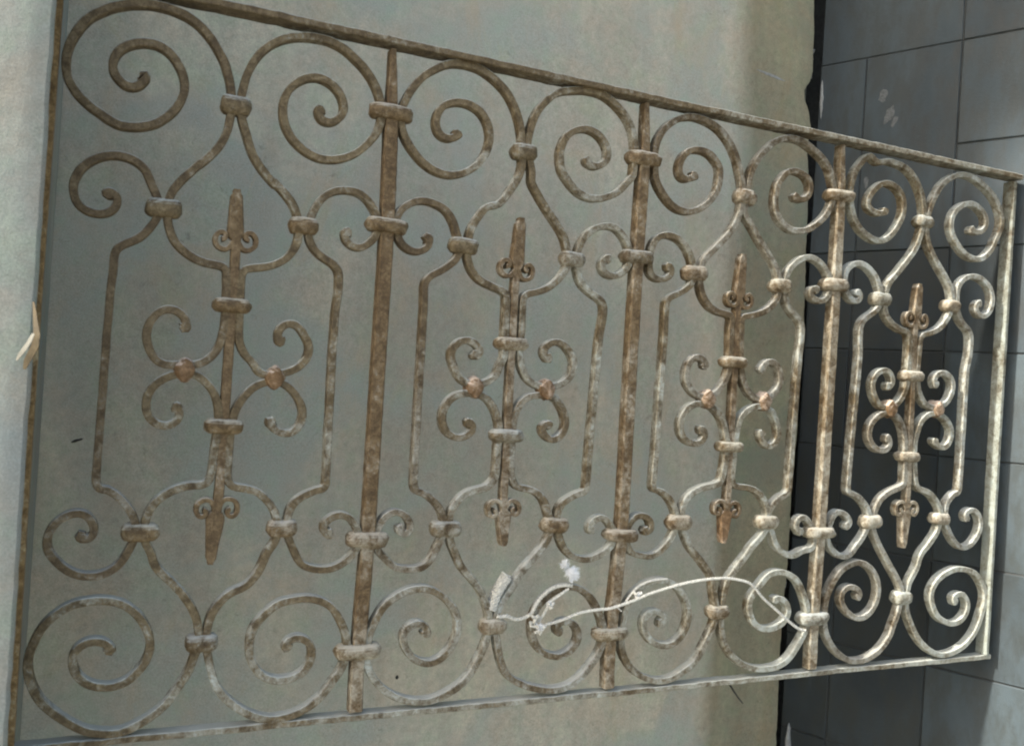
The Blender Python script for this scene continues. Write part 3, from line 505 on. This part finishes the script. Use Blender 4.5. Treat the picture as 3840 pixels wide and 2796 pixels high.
# torn strip of brown card caught in the pillar corner
tc_ = empty('torn_scrap', (-.02, -.02, GZ + .5), 'torn curled brown scrap with a white tip stuck on the pillar edge', 'scrap')
def ribbon(P, wv, th, mat, name, parent):
    V = []; F = []
    for i, (p, wdt) in enumerate(zip(P, wv)):
        t = (P[min(i+1, len(P)-1)] - P[max(0, i-1)]).normalized()
        side = t.cross(Vector((0.25, 1, 0))).normalized(); up = side.cross(t).normalized()
        for a, b in ((-1, -1), (1, -1), (1, 1), (-1, 1)): V.append(p + side * wdt * a * .5 + up * th * b * .5)
    for i in range(len(P) - 1):
        for j in range(4): F.append((i*4+j, i*4+(j+1) % 4, (i+1)*4+(j+1) % 4, (i+1)*4+j))
    F += [(0, 1, 2, 3), tuple((len(P)-1)*4 + j for j in range(4))]
    return meshobj(name, V, F, mat, parent, True)
def L3(pts): return [Vector(p) - Vector((-.02, -.02, .5)) for p in pts]
ribbon(L3([(-.0150, -.1005, .570), (-.0125, -.104, .556), (-.0105, -.108, .543), (-.0085, -.112, .531), (-.0095, -.112, .519), (-.0135, -.110, .508), (-.0175, -.107, .499), (-.0195, -.104, .490)]),
       [.002, .004, .0055, .0075, .0085, .0080, .007, .003], .0016, SCRAP, 'brown_strip', tc_)
ribbon(L3([(-.0120, -.115, .532), (-.0150, -.119, .523), (-.0195, -.122, .514), (-.0240, -.124, .506), (-.0265, -.124, .500)]),
       [.003, .0045, .0050, .0042, .002], .0018, SCRAPW, 'white_tip', tc_)

# ------------------------------------------------------------------ the gate
gate = empty('iron_gate', (0, 0, GZ), 'rusty wrought iron gate with four bays of scrolls, faded cream paint', 'gate')

BW, BD = .0110, .0170
def add_sweep(name, P, w=BW, d=BD, **kw):
    mat = kw.pop('mat', IRON)
    V, F = sweep(P, w, d, **kw)
    return meshobj(name, V, F, mat, gate, True)

for bi, (k, s) in enumerate(BARS.items()):
    P = smooth_path(catmull(path(s), .0035), 7)
    if k[0] == 'Q':      # the long middle run of a side bar is straight
        z0_, z1_ = (.34, .60)
        run = [p for p in P if z0_ < p.y < z1_]
        mz = sum(p.y for p in run) / len(run); mx = sum(p.x for p in run) / len(run)
        sl = sum((p.y - mz) * (p.x - mx) for p in run) / sum((p.y - mz) ** 2 for p in run)
        for p in P:
            e_ = min(1, max(0, (p.y - z0_ + .02) / .03)) * min(1, max(0, (z1_ + .02 - p.y) / .03))
            if abs(p.x - (mx + sl * (p.y - mz))) < .012: p.x += .8 * e_ * (mx + sl * (p.y - mz) - p.x)
        add_sweep('side_scroll_bar', P, BW * .97, BD, knob0=True, knob1=True, seed=bi * 1.7, yoff=.0)
    else:
        add_sweep('scroll_bar', P, BW, BD, knob0=True, knob1=True, seed=bi * 1.7)

def vert_bar(name, pts, w, d, mat=IRON_BAR, widths=None, seed=0.0, step=.012):
    P = catmull([Vector(p) for p in pts], step)
    return add_sweep(name, P, w, d, mat=mat, widths=widths, seed=seed, wob=.0006)

for j in range(3):
    c = COLLARS
    u = [c['M1'][j][0], c['M2'][j][0], c['M3'][j][0], c['M4'][j][0]]
    f = lambda t: 1.0 if t > .125 else .40 + .60 * (t / .125)
    vert_bar('main_bar', [(u[0] - .004, .991), (u[0], c['M1'][j][1]), (u[1], c['M2'][j][1]), ((u[1]+u[2])/2 , .5), (u[2], c['M3'][j][1]), (u[3], c['M4'][j][1]), (u[3] + .001, .009)],
             .0205, .0205, widths=f, seed=20 + j)

# spindles in the middle of each bay, with leaf-shaped ends and paired curls
TIPS = [(.2190, .753, .2157, .2322), (.6535, .771, .6585, .2492), (1.0895, .7616, 1.0848, .2478), (1.5210, .752, 1.5205, .2312)]
for j in range(4):
    U, Dn = COLLARS['U'][j], COLLARS['D'][j]
    tx, tz, bx, bz = TIPS[j]
    cu = U[0] + (U[0] - Dn[0]) * .4; cl = Dn[0] - (U[0] - Dn[0]) * .4
    zt = .690 + (.006 if j == 1 else 0); zb = .301
    sp = add_sweep('spindle', catmull([Vector(p) for p in ((tx*.4+cu*.6, zt), (cu, .66), U, ((U[0]+Dn[0])/2, (U[1]+Dn[1])/2), Dn, (cl, .34), (bx*.4+cl*.6, zb))], .012),
                   (.0130), .0150, mat=IRON_BAR, seed=40 + j, yoff=-.0006)
    for (x0, z0, x1, z1, w0, w1, sgn) in ((tx*.4+cu*.6, zt - .006, tx, tz, .0235, .0150, 1), (bx*.4+cl*.6, zb + .004, bx, bz, .0270, .0115, -1)):
        P = catmull([Vector((x0, z0)), Vector(((x0+x1)/2, (z0+z1)/2)), Vector((x1, z1))], .005)
        fn = (lambda w0, w1: (lambda t: (.62 + .38 * min(1, t / .10)) * (w0 + (w1 - w0) * t) / w0 * (1 if t < .93 else .62)))(w0, w1)
        V, F = sweep(P, w0, .0165, seed=60 + j + sgn, widths=fn)
        meshobj('leaf_tip', V, F, IRON_CLAMP if (j == 2 and sgn < 0) else IRON_BAR, gate, True)
        for side in (-1, 1):
            q = [(.003, -.004), (.009, -.0145), (.018, -.0160), (.0265, -.010), (.0275, .001), (.0215, .0085), (.0145, .006), (.0145, -.001), (.019, -.002)]
            sc_ = 1.0 + rnd.uniform(-.08, .08)
            rot = rnd.uniform(-.15, .15)
            P = [Vector((x0 + side * sc_ * (a*cos(rot) - b*sin(rot)), (z0 - .0) + sgn * sc_ * (a*sin(rot) + b*cos(rot)))) for a, b in q]
            V, F = sweep(smooth_path(catmull(P, .002), 2), .0068, .0145, seed=80 + j + side, yoff=-.001)
            meshobj('curl', V, F, IRON_BAR, gate, True)

# rails and stiles
def rail(name, z, h, d, x0, x1, seed, yc=0.0):
    P = catmull([Vector((x0, z)), Vector((.45, z + .0006)), Vector((.9, z - .0008)), Vector((1.35, z + .0005)), Vector((x1, z))], .012)
    V, F = sweep(P, h, d, seed=seed, wob=.0012, yoff=yc)
    return meshobj(name, V, F, IRON, gate, True)
rail('top_rail', 1.0005, .0100, .0330, -.016, 1.784, 3)
rail('bottom_rail', -.0005, .0095, .0220, -.016, 1.786, 5, .003)
vert_bar('hinge_stile', [(-.0150, -.004), (-.0170, .5), (-.0150, .996)], .0085, .022, IRON_EDGE, seed=9)
vert_bar('lock_stile', [(1.7675, .006), (1.7660, .5), (1.7675, .994)], .0080, .0270, IRON_POST, seed=11)

# collars that bind the bars together: bulged rings
def collar(cx_, cz_, w, h, d, seed, mat=IRON_COLLAR):
    V = []; F = []
    na, nb = 28, 9
    rot = nz((seed, 0, 0), 7.7, 1) * .10
    for b in range(nb):
        t = -pi/2 + pi * b / (nb - 1)
        ins = (1 - cos(t)) * min(h * .42, .0085)
        zz = sin(t) * h / 2
        for a in range(na):
            ph = 2*pi*a/na
            e = .62
            ca, sa = cos(ph), sin(ph)
            x = (w/2 - ins) * math.copysign(abs(ca) ** e, ca); y = (d/2 - ins) * math.copysign(abs(sa) ** e, sa)
            pinch = 1 - .10 * math.exp(-(x / (w*.16)) ** 2) if w < .055 else 1
            q = Vector((x, y * pinch, zz))
            n_ = 1 + .10 * nz(q, 90, seed) + .05 * nz(q, 240, seed)
            q = Vector((q.x * n_, q.y * n_, q.z * (1 + .12 * nz(q, 60, seed + 3))))
            V.append(Vector((cx_ + q.x*cos(rot) - q.z*sin(rot), q.y, cz_ + q.x*sin(rot) + q.z*cos(rot))))
    for b in range(nb - 1):
        for a in range(na): F.append((b*na+a, b*na+(a+1) % na, (b+1)*na+(a+1) % na, (b+1)*na+a))
    F.append(tuple(range(na))); F.append(tuple((nb-1)*na + a for a in range(na)))
    return meshobj('collar', V, F, mat, gate, True)
SZ = dict(M1=(.068, .023, .036), M2=(.062, .023, .036), M3=(.068, .022, .036), M4=(.067, .022, .036), T=(.043, .026, .032), BB=(.044, .025, .032),
          L2=(.047, .0255, .032), R2=(.044, .0255, .032), L3=(.048, .025, .032), R3=(.046, .024, .032), U=(.053, .0205, .034), D=(.055, .0195, .034))
kk = 0
for key, lst in COLLARS.items():
    for (cx_, cz_) in lst:
        kk += 1
        w, h, d = SZ[key]; q = 1 + rnd.uniform(-.06, .06)
        collar(cx_, cz_, w * q, h * (1 + rnd.uniform(-.08, .08)), d, kk * 1.37, IRON_COLLAR if rnd.random() < .7 else IRON)

# lozenge clamps between the small scrolls of the centre ornaments
for j, (x, z) in enumerate([(.166, .4991), (.2867, .4948), (.5917, .4979), (.7154, .5007), (1.0311, .5004), (1.1553, .5026), (1.462, .5031), (1.5893, .5076)]):
    V = []; F = []
    na, nb = 20, 7
    for b in range(nb):
        t = -pi/2 + pi*b/(nb-1)
        for a in range(na):
            ph = 2*pi*a/na; ca, sa = cos(ph), sin(ph)
            r = 1 / (abs(ca) ** 1.55 + abs(sa) ** 1.55) ** (1/1.55)
            k = cos(t) ** .55 if abs(cos(t)) > 1e-6 else 0
            k = .55 + .45 * k
            q = Vector((.0145 * r * ca * k, .0155 * sin(t), .0175 * r * sa * k))
            q *= 1 + .16 * nz(q, 110, j * 3.3) + .07 * nz(q, 300, j)
            V.append(q + Vector((x, 0, z)))
    for b in range(nb - 1):
        for a in range(na): F.append((b*na+a, b*na+(a+1) % na, (b+1)*na+(a+1) % na, (b+1)*na+a))
    F.append(tuple(range(na))); F.append(tuple((nb-1)*na + a for a in range(na)))
    meshobj('lozenge_clamp', V, F, IRON_CLAMP, gate, True)
# hinge pins on the pillar
for z in (.945, .07):
    V, F = sweep([Vector((-.034, z)), Vector((-.024, z)), Vector((-.014, z))], .018, .012, seed=z)
    meshobj('hinge', V, F, IRON_BAR, gate, True)

# ------------------------------------------------------------------ cord tied across the lower scrolls
cord = empty('cord', (.75, -.02, GZ), 'dirty white twisted cord knotted round a lower scroll and looped across', 'cord')
def twist(P3, r, turns_per_m=190, name='cord_length', mat=CORD, rad=None):
    V = []; F = []
    n = len(P3)
    for ply in range(2):
        base = len(V); s = 0
        up = Vector((0, 1, 0))
        for i, p in enumerate(P3):
            if i: s += (p - P3[i-1]).length
            t = (P3[min(i+1, n-1)] - P3[max(0, i-1)]).normalized()
            a1 = t.cross(up)
            if a1.length < .1: a1 = t.cross(Vector((1, 0, 0)))
            a1.normalize(); a2 = a1.cross(t)
            th = 2*pi*turns_per_m*s/2 + ply*pi
            rr = r * (rad(i / (n - 1)) if rad else 1)
            c = p + (a1*cos(th) + a2*sin(th)) * rr * .5
            for k in range(6):
                ph = 2*pi*k/6
                V.append(c + (a1*cos(ph) + a2*sin(ph)) * rr * .62)
        for i in range(n - 1):
            for k in range(6): F.append((base+i*6+k, base+i*6+(k+1) % 6, base+(i+1)*6+(k+1) % 6, base+(i+1)*6+k))
        F.append(tuple(base + k for k in range(6))); F.append(tuple(base + (n-1)*6 + k for k in range(6)))
    org = Vector((.75, -.02, 0))
    return meshobj(name, [v - org for v in V], F, mat, cord, True)
def p3(pts, yf):
    P = smooth_path(catmull([Vector(p) for p in pts], .002), 4)
    n = len(P)
    return [Vector((p.x, yf(i/(n-1)) , p.y)) for i, p in enumerate(P)]
A_ = [(.6518, .1412), (.6600, .1395), (.6679, .141), (.6827, .1347), (.697, .1358), (.711, .1426), (.7184, .1564), (.7299, .171), (.7461, .1818), (.7672, .1858), (.7824, .1843)]
B_ = [(.7752, .1802), (.7607, .1722), (.7505, .1659), (.7424, .1596), (.737, .1466), (.7295, .1338), (.7195, .1268), (.7089, .1292), (.7136, .1214), (.728, .1244), (.7328, .1166), (.7174, .1118)]
C_ = [(.7360, .1242), (.7417, .1252), (.7648, .1306), (.7964, .1406), (.8291, .1448), (.8513, .1457), (.8847, .1541), (.905, .1601), (.9185, .1655), (.9415, .1716), (.9884, .182), (1.0369, .1881), (1.0785, .1895), (1.1063, .1861), (1.1348, .1789), (1.1498, .1683), (1.1634, .1551), (1.1804, .1417), (1.2024, .1266), (1.2231, .1115), (1.2438, .0976), (1.2611, .0882), (1.2747, .0848)]
twist(p3(A_, lambda t: -.0125), .0031)
twist(p3(B_, lambda t: -.0135 - .002*sin(9*t)), .0026)
twist(p3(C_, lambda t: -.0155 - .006 * sin(pi*t)), .0027)
D_ = [(.8858, .1545), (.893, .164), (.905, .1764), (.918, .183), (.9368, .1883), (.9651, .1900)]
twist(p3(D_, lambda t: -.013), .0019)
twist(p3([(.8600, .150), (.868, .1452), (.874, .1405)], lambda t: -.02), .0012)
# coils of cord wound round the scroll bar
coilP = [Vector(p) for p in ((.6702, .2022), (.6588, .185), (.65, .1668), (.6451, .1504))]
cp = catmull(coilP, .0009); cp2 = []
for i, p in enumerate(cp):
    t = (cp[min(i+1, len(cp)-1)] - cp[max(0, i-1)]).normalized(); nn = Vector((-t.y, t.x))
    th = 2*pi*i/len(cp)*13
    c_, s_ = cos(th), sin(th)
    a = math.copysign(abs(c_) ** .6, c_) * .0068; b = math.copysign(abs(s_) ** .6, s_) * .0102
    q = p + nn * a
    cp2.append(Vector((q.x, b, q.y)))
def finer(P):
    out = []
    for a, b in zip(P, P[1:]): out += [a, (a+b)/2]
    return out + [P[-1]]
cp3 = []
M_ = 1200
def coil_pt(f):
    i = f * (len(cp) - 1); k = min(len(cp) - 2, int(i)); r = i - k
    p = cp[k] + (cp[k+1] - cp[k]) * r; t = (cp[k+1] - cp[k]).normalized(); nn = Vector((-t.y, t.x))
    th = 2*pi*f*15; c_, s_ = cos(th), sin(th)
    return Vector(((p + nn * math.copysign(abs(c_) ** .6, c_) * (.0058 + .0006*sin(7*f) + .0005*sin(61*f))).x, math.copysign(abs(s_) ** .6, s_) * .0092, (p + nn * math.copysign(abs(c_) ** .6, c_) * (.0058 + .0006*sin(7*f) + .0005*sin(61*f))).y))
twist([coil_pt(i / M_) for i in range(M_ + 1)], .0024, name='cord_winding')
# knots and frayed ends
def fray(cx_, cz_, n, R_, name, y=-.016, r=.0006, lean=(0, 0)):
    mb = MB(); org = Vector((.75, -.02, 0))
    for k in range(n):
        a = rnd.uniform(0, 2*pi); b = rnd.uniform(-1, 1)
        d = Vector((cos(a)*sqrt(1-b*b), b * .7, sin(a)*sqrt(1-b*b))) * R_ * rnd.uniform(.55, 1.1) + Vector((lean[0], 0, lean[1])) * rnd.random()
        p0 = Vector((cx_, y, cz_)) + Vector((rnd.uniform(-1, 1), rnd.uniform(-.6, .6), rnd.uniform(-1, 1))) * R_ * .25
        mid_ = p0 + d * .5 + Vector((rnd.uniform(-1, 1), rnd.uniform(-1, 1), rnd.uniform(-1, 1))) * R_ * .22
        pts = [p0, mid_, p0 + d]
        V = []; 
        for i, p in enumerate(pts):
            t = (pts[min(2, i+1)] - pts[max(0, i-1)]).normalized(); a1 = t.cross(Vector((.3, .8, .5))).normalized(); a2 = a1.cross(t)
            rr = r * (1.0, .85, .4)[i]
            V += [p - org + (a1*cos(q) + a2*sin(q)) * rr for q in (0, 2.09, 4.19)]
        mb.add(V, [(0,1,4,3),(1,2,5,4),(2,0,3,5),(3,4,7,6),(4,5,8,7),(5,3,6,8),(0,2,1),(6,7,8)])
    o = mb.obj(name, TUFT, cord); o['kind'] = 'stuff'; return o
fray(.7745, .2085, 420, .0110, 'frayed_end', -.014, .0007, (.012, -.006))
fray(.7660, .2170, 160, .0085, 'frayed_end', -.014, .0006, (-.003, .006))
fray(.7790, .1920, 40, .006, 'frayed_end', -.014, .0006, (0, .008))
def knot(cx_, cz_, R_, y=-.017):
    P = [Vector((cx_ + R_*(sin(t) + .55*sin(2*t)), y + R_*.6*sin(3*t), cz_ + R_*(cos(t) - .55*cos(2*t)))) for t in [2*pi*i/60 for i in range(61)]]
    twist(P, .0021, name='knot')
knot(.9050, .1655, .0050); knot(.7270, .1190, .0055); knot(.7420, .1560, .0040); knot(.7160, .1360, .0038)
fray(.905, .1655, 50, .0065, 'loose_fibres', -.018, .0005)
fray(.725, .122, 60, .010, 'loose_fibres', -.018, .0005)
fray(.741, .157, 40, .008, 'loose_fibres', -.018, .0005)

# bent dark wire hanging under the bottom rail
Vw = []; Fw = []
wp = [Vector((p[0], .012, p[1])) for p in ((1.129, -.004), (1.1317, -.0126), (1.1404, -.024), (1.152, -.0378), (1.1635, -.0495))]
for i, p in enumerate(wp):
    t = (wp[min(4, i+1)] - wp[max(0, i-1)]).normalized(); a1 = t.cross(Vector((0, 1, 0))).normalized(); a2 = a1.cross(t)
    for q in range(6): Vw.append(p - Vector((1.13, .012, 0)) + (a1*cos(q*pi/3) + a2*sin(q*pi/3)) * (.0024 - .0003*i))
for i in range(4):
    for q in range(6): Fw.append((i*6+q, i*6+(q+1) % 6, (i+1)*6+(q+1) % 6, (i+1)*6+q))
Fw += [tuple(range(6)), tuple(24+q for q in range(6))]
wo_ = meshobj('wire', Vw, Fw, DARK, None, True); wo_.location = (1.13, .012, GZ)
tag(wo_, 'short bent dark wire hanging below the bottom rail', 'wire')
